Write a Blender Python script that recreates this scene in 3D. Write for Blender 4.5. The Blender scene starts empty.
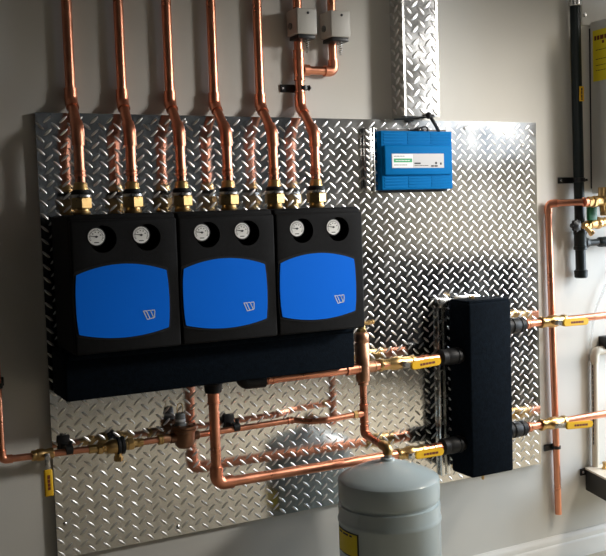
import bpy, bmesh, math, random
from mathutils import Vector, Matrix

random.seed(7)
SC = bpy.context.scene
COL = SC.collection
PI = math.pi

# ------------------------------------------------------------------ camera
F_PX, CX, CY = 925.386, 303.0, 278.0
CAM = Vector((-0.5158, -2.5362, 0.9264))
yaw, pit, rol = 0.4763, -0.069, -0.0328
FWD = Vector((math.sin(yaw) * math.cos(pit), math.cos(yaw) * math.cos(pit), math.sin(pit)))
R0 = FWD.cross(Vector((0, 0, 1))).normalized()
U0 = R0.cross(FWD)
RIGHT = R0 * math.cos(rol) + U0 * math.sin(rol)
UP = -R0 * math.sin(rol) + U0 * math.cos(rol)


def at(x, y, D):
    """the point that stands D metres in front of the plate and reads at pixel x, y of the photograph"""
    d = FWD + RIGHT * ((x - CX) / F_PX) - UP * ((y - CY) / F_PX)
    return CAM + d * ((-D - CAM.y) / d.y)


def V(X, D, Z):
    return Vector((X, -D, Z))


WALL = -0.02           # the wall lies 2 cm behind the plate's face
FLOOR = -0.385
CEIL = 2.05

# ------------------------------------------------------------------ materials
def mat(name, col, rough=0.5, metal=0.0, bump=0.0, bscale=200.0, var=0.0, vscale=8.0, rvar=0.0,
        coat=0.0, trans=0.0, alpha=1.0, spec=0.5, ior=1.45):
    m = bpy.data.materials.new(name)
    m.use_nodes = True
    nt = m.node_tree
    b = nt.nodes['Principled BSDF']
    b.inputs['Base Color'].default_value = (*col, 1)
    b.inputs['Roughness'].default_value = rough
    b.inputs['Metallic'].default_value = metal
    b.inputs['Coat Weight'].default_value = coat
    b.inputs['Coat Roughness'].default_value = 0.12
    b.inputs['Transmission Weight'].default_value = trans
    b.inputs['Alpha'].default_value = alpha
    b.inputs['Specular IOR Level'].default_value = spec
    b.inputs['IOR'].default_value = ior
    tc = nt.nodes.new('ShaderNodeTexCoord')
    if var or rvar:
        n = nt.nodes.new('ShaderNodeTexNoise')
        n.inputs['Scale'].default_value = vscale
        n.inputs['Detail'].default_value = 5
        nt.links.new(tc.outputs['Object'], n.inputs['Vector'])
        if var:
            rp = nt.nodes.new('ShaderNodeValToRGB')
            rp.color_ramp.elements[0].position = 0.3
            rp.color_ramp.elements[1].position = 0.7
            rp.color_ramp.elements[0].color = (*[c * (1 - var) for c in col], 1)
            rp.color_ramp.elements[1].color = (*[min(1, c * (1 + var)) for c in col], 1)
            nt.links.new(n.outputs['Fac'], rp.inputs['Fac'])
            nt.links.new(rp.outputs['Color'], b.inputs['Base Color'])
        if rvar:
            mr = nt.nodes.new('ShaderNodeMapRange')
            mr.inputs['From Min'].default_value = 0.3
            mr.inputs['From Max'].default_value = 0.7
            mr.inputs['To Min'].default_value = max(0.02, rough - rvar)
            mr.inputs['To Max'].default_value = rough + rvar
            nt.links.new(n.outputs['Fac'], mr.inputs['Value'])
            nt.links.new(mr.outputs['Result'], b.inputs['Roughness'])
    if bump:
        n2 = nt.nodes.new('ShaderNodeTexNoise')
        n2.inputs['Scale'].default_value = bscale
        n2.inputs['Detail'].default_value = 3
        nt.links.new(tc.outputs['Object'], n2.inputs['Vector'])
        bp = nt.nodes.new('ShaderNodeBump')
        bp.inputs['Strength'].default_value = bump
        bp.inputs['Distance'].default_value = 0.002
        nt.links.new(n2.outputs['Fac'], bp.inputs['Height'])
        nt.links.new(bp.outputs['Normal'], b.inputs['Normal'])
    return m


M = {
    'wall': mat('wall_paint', (0.62, 0.605, 0.565), 0.75, bump=0.10, bscale=260, var=0.02, vscale=3),
    'trim': mat('trim_paint', (0.72, 0.70, 0.66), 0.45, bump=0.03, bscale=120),
    'floor': mat('concrete_floor', (0.46, 0.41, 0.32), 0.6, bump=0.2, bscale=40, var=0.18, vscale=5),
    'room': mat('room_paint', (0.52, 0.49, 0.42), 0.85, bump=0.05, bscale=120),
    'slate': mat('slate_paint', (0.17, 0.19, 0.22), 0.85, bump=0.05, bscale=120),
    'ceil': mat('ceiling_paint', (0.24, 0.24, 0.235), 0.9, bump=0.05, bscale=120),
    'alu': mat('tread_plate_aluminium', (0.78, 0.79, 0.80), 0.125, 1.0, bump=0.06, bscale=14, rvar=0.05, vscale=9),
    'alu_lug': mat('tread_plate_lozenges', (0.80, 0.80, 0.80), 0.36, 1.0, rvar=0.05, vscale=40),
    'alu_edge': mat('brushed_aluminium', (0.80, 0.80, 0.78), 0.25, 1.0, rvar=0.06, vscale=30),
    'copper': mat('copper', (0.80, 0.34, 0.21), 0.32, 1.0, var=0.10, vscale=14, rvar=0.07),
    'copper_fit': mat('copper_fitting', (0.76, 0.31, 0.19), 0.36, 1.0, var=0.12, vscale=22, rvar=0.08),
    'old_copper': mat('dull_bronze', (0.54, 0.29, 0.18), 0.42, 1.0, var=0.2, vscale=18, rvar=0.08),
    'bronze': mat('brown_bronze', (0.30, 0.16, 0.10), 0.45, 1.0, var=0.2, vscale=18, rvar=0.08),
    'brass': mat('brass', (0.66, 0.44, 0.19), 0.32, 1.0, var=0.10, vscale=25, rvar=0.07),
    'steel': mat('plated_steel', (0.62, 0.62, 0.62), 0.28, 1.0, rvar=0.08, vscale=30),
    'epp': mat('black_foam_shell', (0.0065, 0.0065, 0.0072), 0.75, spec=.2, bump=0.35, bscale=420, var=0.2, vscale=120),
    'navy': mat('blue_black_foam', (0.0028, 0.0055, 0.0095), 0.85, spec=.06, bump=0.35, bscale=260, var=0.35, vscale=90),
    'black': mat('black_plastic', (0.008, 0.008, 0.009), 0.4),
    'rubber': mat('black_rubber', (0.010, 0.010, 0.011), 0.5, spec=.3, bump=0.1, bscale=300),
    'recess': mat('black_recess', (0.004, 0.004, 0.005), 0.8),
    'blue': mat('blue_panel', (0.001, 0.175, 0.93), 0.5, spec=.12, bump=0.03, bscale=500),
    'ctrl': mat('blue_enclosure', (0.0005, 0.155, 0.44), 0.6, spec=.06, bump=0.03, bscale=400),
    'white': mat('white_print', (0.82, 0.83, 0.84), 0.5),
    'grey_label': mat('grey_label', (0.56, 0.56, 0.57), 0.5),
    'green': mat('green_print', (0.02, 0.36, 0.13), 0.5),
    'green_lever': mat('green_plastic_lever', (0.008, 0.13, 0.045), 0.45),
    'ink': mat('dark_ink', (0.03, 0.03, 0.035), 0.6),
    'dial': mat('dial_face', (0.90, 0.90, 0.88), 0.35),
    'yellow': mat('yellow_vinyl', (0.80, 0.46, 0.015), 0.4, bump=0.05, bscale=200),
    'ylabel': mat('yellow_label', (0.85, 0.68, 0.02), 0.5),
    'red_ink': mat('brown_red_ink', (0.16, 0.03, 0.01), 0.6),
    'tank': mat('grey_enamel', (0.45, 0.53, 0.55), 0.27, bump=0.03, bscale=60, coat=0.25),
    'act': mat('beige_steel_cover', (0.50, 0.475, 0.43), 0.45, bump=0.04, bscale=200),
    'heater': mat('grey_heater_casing', (0.60, 0.59, 0.56), 0.4, bump=0.03, bscale=150),
    'drain': mat('dark_pvc', (0.011, 0.017, 0.018), 0.4, spec=.3, bump=0.04, bscale=120),
    'pvc': mat('white_pvc', (0.66, 0.61, 0.51), 0.35),
    'vinyl': mat('clear_vinyl', (0.75, 0.80, 0.85), 0.15, alpha=0.22),
    'cap': mat('grey_cap', (0.16, 0.17, 0.17), 0.45),
    'glass': mat('window_glass', (1, 1, 1), 0.0, trans=1.0, ior=1.02),
    'dark': mat('dark_panel_paint', (0.012, 0.014, 0.018), 0.4),  # only for the added panel that darkens the plate's reflections
}


# ------------------------------------------------------------------ mesh builder
class MB:
    def __init__(self):
        self.bm = bmesh.new()

    def ring(self, c, a, b, r, n, ry=None):
        ry = r if ry is None else ry
        return [self.bm.verts.new(c + a * (r * math.cos(2 * PI * k / n)) + b * (ry * math.sin(2 * PI * k / n))) for k in range(n)]

    def bridge(self, r1, r2):
        n = len(r1)
        for k in range(n):
            self.bm.faces.new((r1[k], r1[(k + 1) % n], r2[(k + 1) % n], r2[k]))

    def tube(self, pts, r, bend=0.0, n=20, caps=True, seg=7):
        pts = [Vector(p) for p in pts]
        path = [pts[0]]
        for i in range(1, len(pts) - 1):
            p = pts[i]
            d1 = (pts[i - 1] - p)
            d2 = (pts[i + 1] - p)
            l1, l2 = d1.length, d2.length
            d1.normalize(); d2.normalize()
            ang = d1.angle(d2)
            if bend <= 0 or ang > PI - 0.02:
                path.append(p)
                continue
            t = min(bend / math.tan(ang / 2), l1 * 0.49, l2 * 0.49)
            rad = t * math.tan(ang / 2)
            bis = (d1 + d2).normalized()
            c = p + bis * (rad / math.sin(ang / 2))
            a0 = (p + d1 * t) - c
            a1 = (p + d2 * t) - c
            tot = a0.angle(a1)
            ax = a0.cross(a1).normalized()
            for k in range(seg + 1):
                path.append(c + Matrix.Rotation(tot * k / seg, 3, ax) @ a0)
        path.append(pts[-1])
        prev = None
        tan = (path[1] - path[0]).normalized()
        a = tan.orthogonal().normalized()
        rings = []
        for i, p in enumerate(path):
            if i == 0:
                t = (path[1] - path[0]).normalized()
            elif i == len(path) - 1:
                t = (path[-1] - path[-2]).normalized()
            else:
                t = ((path[i + 1] - p).normalized() + (p - path[i - 1]).normalized()).normalized()
            a = (a - t * a.dot(t)).normalized()
            b = t.cross(a)
            rr = r[i] if isinstance(r, (list, tuple)) else r
            rings.append(self.ring(p, a, b, rr, n))
        for i in range(len(rings) - 1):
            self.bridge(rings[i], rings[i + 1])
        if caps:
            self.bm.faces.new(rings[0][::-1])
            self.bm.faces.new(rings[-1])
        return self

    def lathe(self, o, ax, prof, n=28, a=None):
        """prof: (distance along ax, radius) pairs"""
        o = Vector(o); ax = Vector(ax).normalized()
        a = ax.orthogonal().normalized() if a is None else Vector(a)
        b = ax.cross(a)
        rings = []
        for (h, r) in prof:
            rings.append(self.ring(o + ax * h, a, b, max(r, 1e-5), n))
        for i in range(len(rings) - 1):
            self.bridge(rings[i], rings[i + 1])
        self.bm.faces.new(rings[0][::-1])
        self.bm.faces.new(rings[-1])
        return self

    def cyl(self, p, q, r, n=24, ch=0.0015, a=None):
        p = Vector(p); q = Vector(q)
        L = (q - p).length
        ch = min(ch, L * .3, r * .3)
        return self.lathe(p, q - p, [(0, r - ch), (ch, r), (L - ch, r), (L, r - ch)], n, a)

    def hexnut(self, p, q, r, a=None, ch=0.0015):
        return self.cyl(p, q, r, 6, ch, a)

    def box(self, lo, hi, bevel=0.0, seg=2):
        lo = Vector(lo); hi = Vector(hi)
        c = (lo + hi) / 2; s = hi - lo
        g = bmesh.ops.create_cube(self.bm, size=1.0, matrix=Matrix.Translation(c) @ Matrix.Diagonal((abs(s.x), abs(s.y), abs(s.z), 1)))
        if bevel:
            vs = g['verts']
            es = list({e for v in vs for e in v.link_edges})
            bmesh.ops.bevel(self.bm, geom=es, offset=bevel, segments=seg, affect='EDGES', profile=0.5)
        return self

    def boxd(self, X0, X1, D0, D1, Z0, Z1, bevel=0.0, seg=2):
        return self.box((min(X0, X1), -max(D0, D1), min(Z0, Z1)), (max(X0, X1), -min(D0, D1), max(Z0, Z1)), bevel, seg)

    def prism(self, outline, d0, d1):
        """outline of Vectors (X, Z) extruded from depth d0 to d1 (towards the room)"""
        a = [self.bm.verts.new((x, -d1, z)) for x, z in outline]
        b = [self.bm.verts.new((x, -d0, z)) for x, z in outline]
        self.bm.faces.new(a)
        self.bm.faces.new(b[::-1])
        n = len(a)
        for k in range(n):
            self.bm.faces.new((a[k], b[k], b[(k + 1) % n], a[(k + 1) % n]))
        return self

    def solid(self, ring_a, ring_b):
        a = [self.bm.verts.new(p) for p in ring_a]
        b = [self.bm.verts.new(p) for p in ring_b]
        self.bm.faces.new(a)
        self.bm.faces.new(b[::-1])
        n = len(a)
        for k in range(n):
            self.bm.faces.new((a[k], b[k], b[(k + 1) % n], a[(k + 1) % n]))
        return self

    def sphere(self, c, r, sx=1, sy=1, sz=1):
        bmesh.ops.create_uvsphere(self.bm, u_segments=20, v_segments=12, radius=r,
                                  matrix=Matrix.Translation(Vector(c)) @ Matrix.Diagonal((sx, sy, sz, 1)))
        return self

    def build(self, name, m, parent=None, smooth=True, angle=38):
        bmesh.ops.recalc_face_normals(self.bm, faces=self.bm.faces[:])
        if parent is not None:
            w = parent['_w'] if '_w' in parent else (0, 0, 0)
            bmesh.ops.translate(self.bm, verts=self.bm.verts[:], vec=-Vector(w))
        me = bpy.data.meshes.new(name)
        self.bm.to_mesh(me)
        self.bm.free()
        if smooth:
            me.polygons.foreach_set('use_smooth', [True] * len(me.polygons))
            me.set_sharp_from_angle(angle=math.radians(angle))
        me.materials.append(m)
        o = bpy.data.objects.new(name, me)
        COL.objects.link(o)
        if parent is not None:
            o.parent = parent
            o['_w'] = list(parent['_w']) if '_w' in parent else [0, 0, 0]
        return o


def tag(o, label, cat, group=None):
    o['label'] = label
    o['category'] = cat
    if group:
        o['group'] = group
    return o


def thing(name, label, cat, loc, group=None):
    o = bpy.data.objects.new(name, None)
    o.empty_display_size = 0.02
    COL.objects.link(o)
    o.location = loc
    o['_w'] = list(loc)
    return tag(o, label, cat, group)


def solo(name, mb, m, label, cat, group=None, angle=38):
    return tag(mb.build(name, m, None, True, angle), label, cat, group)


def struct(name, mb, m, parent=None):
    o = mb.build(name, m, parent, True, 30)
    if parent is None:
        o['kind'] = 'structure'
    return o


def copy_tree(o, parent=None):
    c = o.copy()
    COL.objects.link(c)
    if parent is not None:
        c.parent = parent
    for ch in [x for x in bpy.data.objects if x.parent is o]:
        copy_tree(ch, c)
    return c


def dashes(mb, p0, right, up, width, h, words, seed=1, thick=0.0004):
    """a row of word-shaped print marks"""
    rnd = random.Random(seed)
    right = Vector(right).normalized(); up = Vector(up).normalized()
    nrm = right.cross(up)
    ws = [rnd.uniform(.5, 1.5) for _ in range(words)]
    gap = 0.18
    tot = sum(ws) + gap * (words - 1)
    x = 0
    for w in ws:
        a = Vector(p0) + right * (x / tot * width)
        b = Vector(p0) + right * ((x + w) / tot * width)
        mb.solid([a + nrm * thick, b + nrm * thick, b + up * h + nrm * thick, a + up * h + nrm * thick],
                 [a, b, b + up * h, a + up * h])
        x += w + gap
    return mb


# ------------------------------------------------------------------ the room
XL, XR, YF = -2.6, 3.3, -4.2
YB = -WALL
struct('wall_back', MB().box((XL, YB, FLOOR), (XR, YB + .12, CEIL)), M['wall'])
struct('floor', MB().box((XL, YF, FLOOR - .1), (XR, YB, FLOOR)), M['floor'])
struct('ceiling', MB().box((XL, YF, CEIL), (XR, YB, CEIL + .1)), M['ceil'])
struct('wall_left', MB().box((XL - .12, YF, FLOOR), (XL, YB, CEIL)), M['slate'])
struct('wall_front', MB().box((XL, YF - .12, FLOOR), (XR, YF, CEIL)), M['slate'])
WINS = [(-3.1, -1.85, 1.2, 1.85), (-1.0, -.25, 0.0, 1.6)]
wr = MB()
yy = YF
for (a, b, c, d) in WINS:
    wr.box((XR, yy, FLOOR), (XR + .12, a, CEIL))
    wr.box((XR, a, FLOOR), (XR + .12, b, c))
    wr.box((XR, a, d), (XR + .12, b, CEIL))
    yy = b
wr.box((XR, yy, FLOOR), (XR + .12, YB, CEIL))
struct('wall_right', wr, M['room'])
for i, (a, b, c, d) in enumerate(WINS):
    wf = MB()
    for (p, q, r, t) in ((a, a + .05, c, d), (b - .05, b, c, d), (a, b, c, c + .05), (a, b, d - .05, d), ((a + b) / 2 - .025, (a + b) / 2 + .025, c, d)):
        wf.box((XR + .03, p, r), (XR + .09, q, t))
    struct('window_%d' % (i + 1), wf, M['trim'])
struct('added_dark_panel', MB().box((XR - .03, -3.95, FLOOR), (XR, -1.75, .62), .004), M['dark'])  # unseen dark panel, added so the plate mirrors dark areas
# baseboard with a moulded top
bb = MB()
zt = -0.287
prof = [(0.0, FLOOR), (.016, FLOOR), (.016, zt - .040), (.014, zt - .034), (.0115, zt - .030), (.0115, zt - .018), (.009, zt - .010), (.005, zt - .004), (.004, zt), (0.0, zt)]
bb.solid([Vector((XL, YB - d, z)) for d, z in prof], [Vector((XR, YB - d, z)) for d, z in prof])
struct('baseboard_back', bb, M['trim'])


# ------------------------------------------------------------------ tread plate
def lug_mesh(lo_x, hi_x, lo_z, hi_z, px=.0425, pz=.0345, L=.0145, Wd=.0038, h=.0014, ox=.0, oz=.0):
    """raised lozenges in two crossing directions: (u, v, height) grids"""
    items = []
    nx = int((hi_x - lo_x) / px) + 2
    nz = int((hi_z - lo_z) / pz) + 2
    for i in range(-1, nx):
        for j in range(-1, nz):
            for k in (0, 1):
                cx = lo_x + ox + (i + .5 * k) * px
                cz = lo_z + oz + (j + .5 * k) * pz
                if lo_x + .006 < cx < hi_x - .006 and lo_z + .006 < cz < hi_z - .006:
                    items.append((cx, cz, -1 if k == 0 else 1))
    verts, faces = [], []
    ts = (-1, -.8, -.4, 0, .4, .8, 1)
    ss = (-1, -.55, 0, .55, 1)
    for cx, cz, sg in items:
        a = math.radians(41)
        ux, uz = math.cos(a), sg * math.sin(a)
        vx, vz = -uz, ux
        base = len(verts)
        for t in ts:
            w = Wd * math.sqrt(max(0.02, 1 - t * t))
            for s in ss:
                u = t * L
                q = s * w
                hh = h * (1 - s * s) ** .8 * (1 - abs(t) ** 3) if abs(s) < 1 else 0
                x = min(max(cx + ux * u + vx * q, lo_x), hi_x)
                z = min(max(cz + uz * u + vz * q, lo_z), hi_z)
                verts.append((x, z, hh))
        ns = len(ss)
        for i in range(len(ts) - 1):
            for j in range(ns - 1):
                p = base + i * ns + j
                faces.append((p, p + ns, p + ns + 1, p + 1))
    return verts, faces


def add_lugs(mb, origin, ax_u, ax_v, nrm, **kw):
    vs, fs = lug_mesh(**kw)
    o = Vector(origin); ax_u = Vector(ax_u); ax_v = Vector(ax_v); nrm = Vector(nrm)
    bv = [mb.bm.verts.new(o + ax_u * x + ax_v * z + nrm * (hh - .00005)) for x, z, hh in vs]
    for f in fs:
        mb.bm.faces.new([bv[i] for i in f]).material_index = 1


PW, PH = 1.735, 1.22
pl = MB()
pl.box((.005, -0.0, 0), (PW, YB - .001, PH))
add_lugs(pl, (0, 0, 0), (1, 0, 0), (0, 0, 1), (0, -1, 0), lo_x=.005, hi_x=PW, lo_z=0, hi_z=PH, ox=.01, oz=.012)
plate = thing('tread_plate', 'large polished diamond tread plate sheet fixed to the wall behind all the equipment', 'metal panel', (PW / 2, 0, 0))
pl.build('sheet', M['alu'], plate, angle=25).data.materials.append(M['alu_lug'])
for (x, y) in ((178, 527), (65, 524), (522, 146), (182, 415), (522, 360), (185, 122), (465, 128)):
    p = at(x, y, 0)
    MB().lathe((p.x, 0, p.z), (0, -1, 0), [(0, .006), (.0015, .006), (.0035, .003), (.004, .001)], 14).build('screw', M['steel'], plate)

# tread plate channel running up the wall to the ceiling
ch = thing('tread_plate_channel', 'tall diamond plate channel running up the wall above the blue control box', 'metal channel', (1.215, YB, 1.2265))
cx0, cx1, cd, cz0, cz1 = 1.148, 1.277, .055, 1.2265, CEIL - .001
cm = MB()
cm.box((cx0, -cd, cz0), (cx1, YB - .0005, cz1))
add_lugs(cm, (cx0, -cd, cz0), (1, 0, 0), (0, 0, 1), (0, -1, 0), lo_x=0, hi_x=cx1 - cx0, lo_z=0, hi_z=cz1 - cz0, ox=.02, oz=.014, px=.050, pz=.040, L=.018, Wd=.0068, h=.0022)
add_lugs(cm, (cx0, YB, cz0), (0, -1, 0), (0, 0, 1), (-1, 0, 0), lo_x=0, hi_x=YB + cd, lo_z=0, hi_z=cz1 - cz0, ox=.015, oz=.02, px=.045, pz=.038, L=.016, Wd=.006, h=.0022)
add_lugs(cm, (cx1, YB, cz0), (0, -1, 0), (0, 0, 1), (1, 0, 0), lo_x=0, hi_x=YB + cd, lo_z=0, hi_z=cz1 - cz0, ox=.015, oz=.02, px=.045, pz=.038, L=.016, Wd=.006, h=.0022)
cm.build('channel_body', M['alu'], ch, angle=25).data.materials.append(M['alu_lug'])
MB().boxd(cx0 - .003, cx0 + .004, cd - .002, cd + .003, cz0, cz1).build('edge_trim', M['alu_edge'], ch)
MB().boxd(cx1 - .004, cx1 + .003, cd - .002, cd + .003, cz0, cz1).build('edge_trim', M['alu_edge'], ch)


# ------------------------------------------------------------------ copper helpers
RP = 0.0138


def sleeve(parent, p, q, r=.0175, m='copper_fit', name='coupling', lip=True):
    p = Vector(p); q = Vector(q)
    L = (q - p).length
    if lip:
        prof = [(0, r - .0025), (.001, r), (.005, r), (.0065, r - .0012), (L - .0065, r - .0012), (L - .005, r), (L - .001, r), (L, r - .0025)]
    else:
        prof = [(0, r - .002), (.001, r), (L - .001, r), (L, r - .002)]
    return MB().lathe(p, q - p, prof, 24).build(name, M[m], parent)


def elbow(parent, a, c, b, r=.0175, bend=.024, m='copper_fit'):
    """fitting that turns from point a over corner c to point b"""
    return MB().tube([a, c, b], r, bend, 24, True, 9).build('elbow', M[m], parent)


def mid(a, b, d):
    a = Vector(a); b = Vector(b)
    return a + (b - a).normalized() * d


# ------------------------------------------------------------------ six risers over the pump modules
RX = [.0966, .2371, .3787, .5192, .6648, .8037]
DU, DL = .002, .083
which = ['first riser from the left', 'second riser from the left', 'third riser from the left',
         'fourth riser from the left', 'fifth riser from the left', 'rightmost riser, with a side branch']
upper_px = [(71, 98), (122.3, 98), (170, 98), (214.3, 100), (260.3, 102), (300.3, 105)]
for i, X in enumerate(RX):
    xu = at(*upper_px[i], DU).x
    zk1, zk0 = 1.252, 1.166
    module = ('left', 'left', 'middle', 'middle', 'right', 'right')[i]
    side = ('left', 'right')[i % 2]
    lab = 'copper riser pipe with brass union on the %s port of the %s pump module' % (side, module)
    if i == 5:
        lab = 'copper riser with tee branch to two valve heads, brass union on the rightmost port'
    t = thing('riser_pipe', lab, 'copper pipe', (X, -DL, .935), 'copper risers above the pump modules')
    top = V(xu, DU, CEIL - .001)
    k1, k0, bot = V(xu, DU, zk1), V(X, DL, zk0), V(X, DL, 1.012)
    MB().tube([top, k1, k0, bot], RP, .03, 22).build('pipe', M['copper'], t)
    elbow(t, mid(k1, top, .035), k1, mid(k1, k0, .028), .0172, .03)
    elbow(t, mid(k0, k1, .028), k0, mid(k0, bot, .04), .0172, .03)
    sleeve(t, V(X, DL, 1.044), V(X, DL, 1.062), .0162)
    MB().lathe(V(X, DL, 1.008), (0, 0, 1), [(0, .0205), (.004, .0205), (.007, .0185), (.016, .0185), (.019, .0165), (.021, .0150)], 24).build('union_tail', M['brass'], t)
    MB().lathe(V(X, DL, .995), (0, 0, 1), [(0, .024), (.002, .0255), (.011, .0255), (.0145, .021)], 24).build('gasket', M['rubber'], t)
    MB().cyl(V(X, DL, .9885), V(X, DL, .9965), .0275, 28).build('washer', M['steel'], t)
    MB().hexnut(V(X, DL, .9595), V(X, DL, .9885), .0295, a=Vector((math.cos(.35), math.sin(.35), 0)), ch=.002).build('hex_nut', M['brass'], t)
    MB().lathe(V(X, DL, .9432), (0, 0, 1), [(0, .0215), (.003, .0235), (.008, .0235), (.010, .021), (.0165, .021)], 24).build('union_neck', M['brass'], t)
    if i == 5:
        zb = at(315, 70.5, DU).z
        xb = at(333, 60, DU).x
        cb = V(xb, DU, zb)
        MB().tube([V(xu, DU, zb), cb, V(xb, DU, CEIL - .001)], RP * .93, .024, 22).build('branch_pipe', M['copper'], t)
        sleeve(t, V(xu + .012, DU, zb), V(xu + .034, DU, zb), .0172, lip=False)
        sleeve(t, V(xu, DU, zb - .034), V(xu, DU, zb + .034), .0176)
        elbow(t, cb + Vector((-.032, 0, 0)), cb, cb + Vector((0, 0, .034)), .0168, .022)
        sleeve(t, V(xu, DU, 1.392), V(xu, DU, 1.425), .0172)
        sleeve(t, V(xu, DU, 1.285), V(xu, DU, 1.300), .0165)

# strap holding the right riser to the wall
p0 = at(281, 88, -.012); p1 = at(303, 88, .005)
ck = thing('pipe_strap', 'black strap fixing the rightmost riser to the wall below its tee', 'pipe clip', (p1.x, YB, p1.z))
MB().boxd(p0.x, p1.x - .012, -.0195, -.0145, p1.z - .012, p1.z + .012, .002).build('arm', M['black'], ck)
MB().lathe(V(p1.x, DU, p1.z - .007), (0, 0, 1), [(0, .0158), (.001, .018), (.013, .018), (.014, .0158)], 24).build('collar', M['black'], ck)
MB().lathe(V(p1.x + .018, .01, p1.z), (1, 0, 0), [(0, .009), (.008, .001)], 12).build('tip', M['black'], ck)
MB().lathe(V(p0.x + .008, -.0145, p1.z), (0, -1, 0), [(0, .004), (.002, .003)], 12).build('screw', M['steel'], ck)

# ------------------------------------------------------------------ zone valve actuators
def actuator(xa, xb, ya, yb, xpipe, label):
    A = at(xa, ya, .062); B = at(xb, yb, .062)
    t = thing('valve_actuator', label, 'valve motor', ((A.x + B.x) / 2, -.02, B.z), 'valve motors on the riser branches')
    x0, x1, z0, z1 = A.x, B.x, B.z, A.z
    MB().boxd(x0, x1, -.008, .062, z0, z1, .004, 3).build('cover', M['act'], t)
    MB().boxd(x0 + .006, x1 - .004, -.004, .056, z0 - .012, z0, .002).build('base_plate', M['black'], t)
    MB().lathe(V((x0 + x1) / 2 + .004, .062, z1 - .014), (0, -1, 0), [(0, .0042), (.002, .0035), (.0025, .001)], 12).build('screw', M['ink'], t)
    MB().lathe(V(x0, .02, (z0 + z1) / 2 - .01), (-1, 0, 0), [(0, .010), (.004, .010), (.006, .007)], 16).build('knockout_plug', M['cap'], t)
    # small coiled lead hanging under the cover
    pts = []
    for k in range(46):
        a = k * .9
        pts.append(V((x0 + x1) / 2 + .006 + .006 * math.cos(a), .045 + .006 * math.sin(a), z0 - .012 - .0009 * k))
    MB().tube(pts, .0011, 0, 6).build('coiled_lead', M['steel'], t)
    return t


actuator(296.5, 317.5, 7, 34.5, 300, 'beige metal valve motor box on the riser itself, left of the pair')
actuator(330.5, 351, 9.5, 37.5, 333, 'beige metal valve motor box on the short branch pipe, right of the pair')

# ------------------------------------------------------------------ pump modules
MW = .281
MZ0, MZ1, MD0, MD1 = .590, .943, .03, .240
MCX = [.165, .4466, .7288]
POFF = -.013          # the blue cover sits left of the module's middle


def rounded(pts_fn, n):
    return [pts_fn(k / n) for k in range(n)]


def panel_outline(xc, hw, zt_, za, zb_, zl, side=.003, grow=0.0, rc=.006):
    """side-bowed panel with bowed top and bottom edges, small corner rounding"""
    hw += grow; zt_ += grow; za += grow; zb_ -= grow; zl -= grow
    pts = []
    N = 16
    for k in range(N + 1):        # top edge, left to right
        s = -1 + 2 * k / N
        pts.append((xc + s * (hw - rc), zt_ + (za - zt_) * (1 - s * s)))
    pts.append((xc + hw - rc * .25, zt_ - rc * .35))
    for k in range(1, 6):
        s = k / 6
        pts.append((xc + hw + side * math.sin(PI * s), zt_ - rc + (zb_ + rc - zt_ + rc) * s))
    pts.append((xc + hw - rc * .25, zb_ + rc * .35))
    for k in range(N + 1):
        s = 1 - 2 * k / N
        pts.append((xc + s * (hw - rc), zb_ - (zb_ - zl) * (1 - s * s)))
    pts.append((xc - hw + rc * .25, zb_ + rc * .35))
    for k in range(1, 6):
        s = 1 - k / 6
        pts.append((xc - hw - side * math.sin(PI * s), zt_ - rc + (zb_ + rc - zt_ + rc) * s))
    pts.append((xc - hw + rc * .25, zt_ - rc * .35))
    return pts


def stroke(mb, pts, w, d0, d1):
    """flat mitred pen stroke in the X-Z plane"""
    for a, b in zip(pts, pts[1:]):
        a = Vector(a); b = Vector(b)
        t = (b - a).normalized()
        n = Vector((-t.y, t.x)) * (w / 2)
        a2, b2 = a - t * w * .45, b + t * w * .45
        mb.prism([tuple(a2 + n), tuple(b2 + n), tuple(b2 - n), tuple(a2 - n)][::-1], d0, d1)


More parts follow.
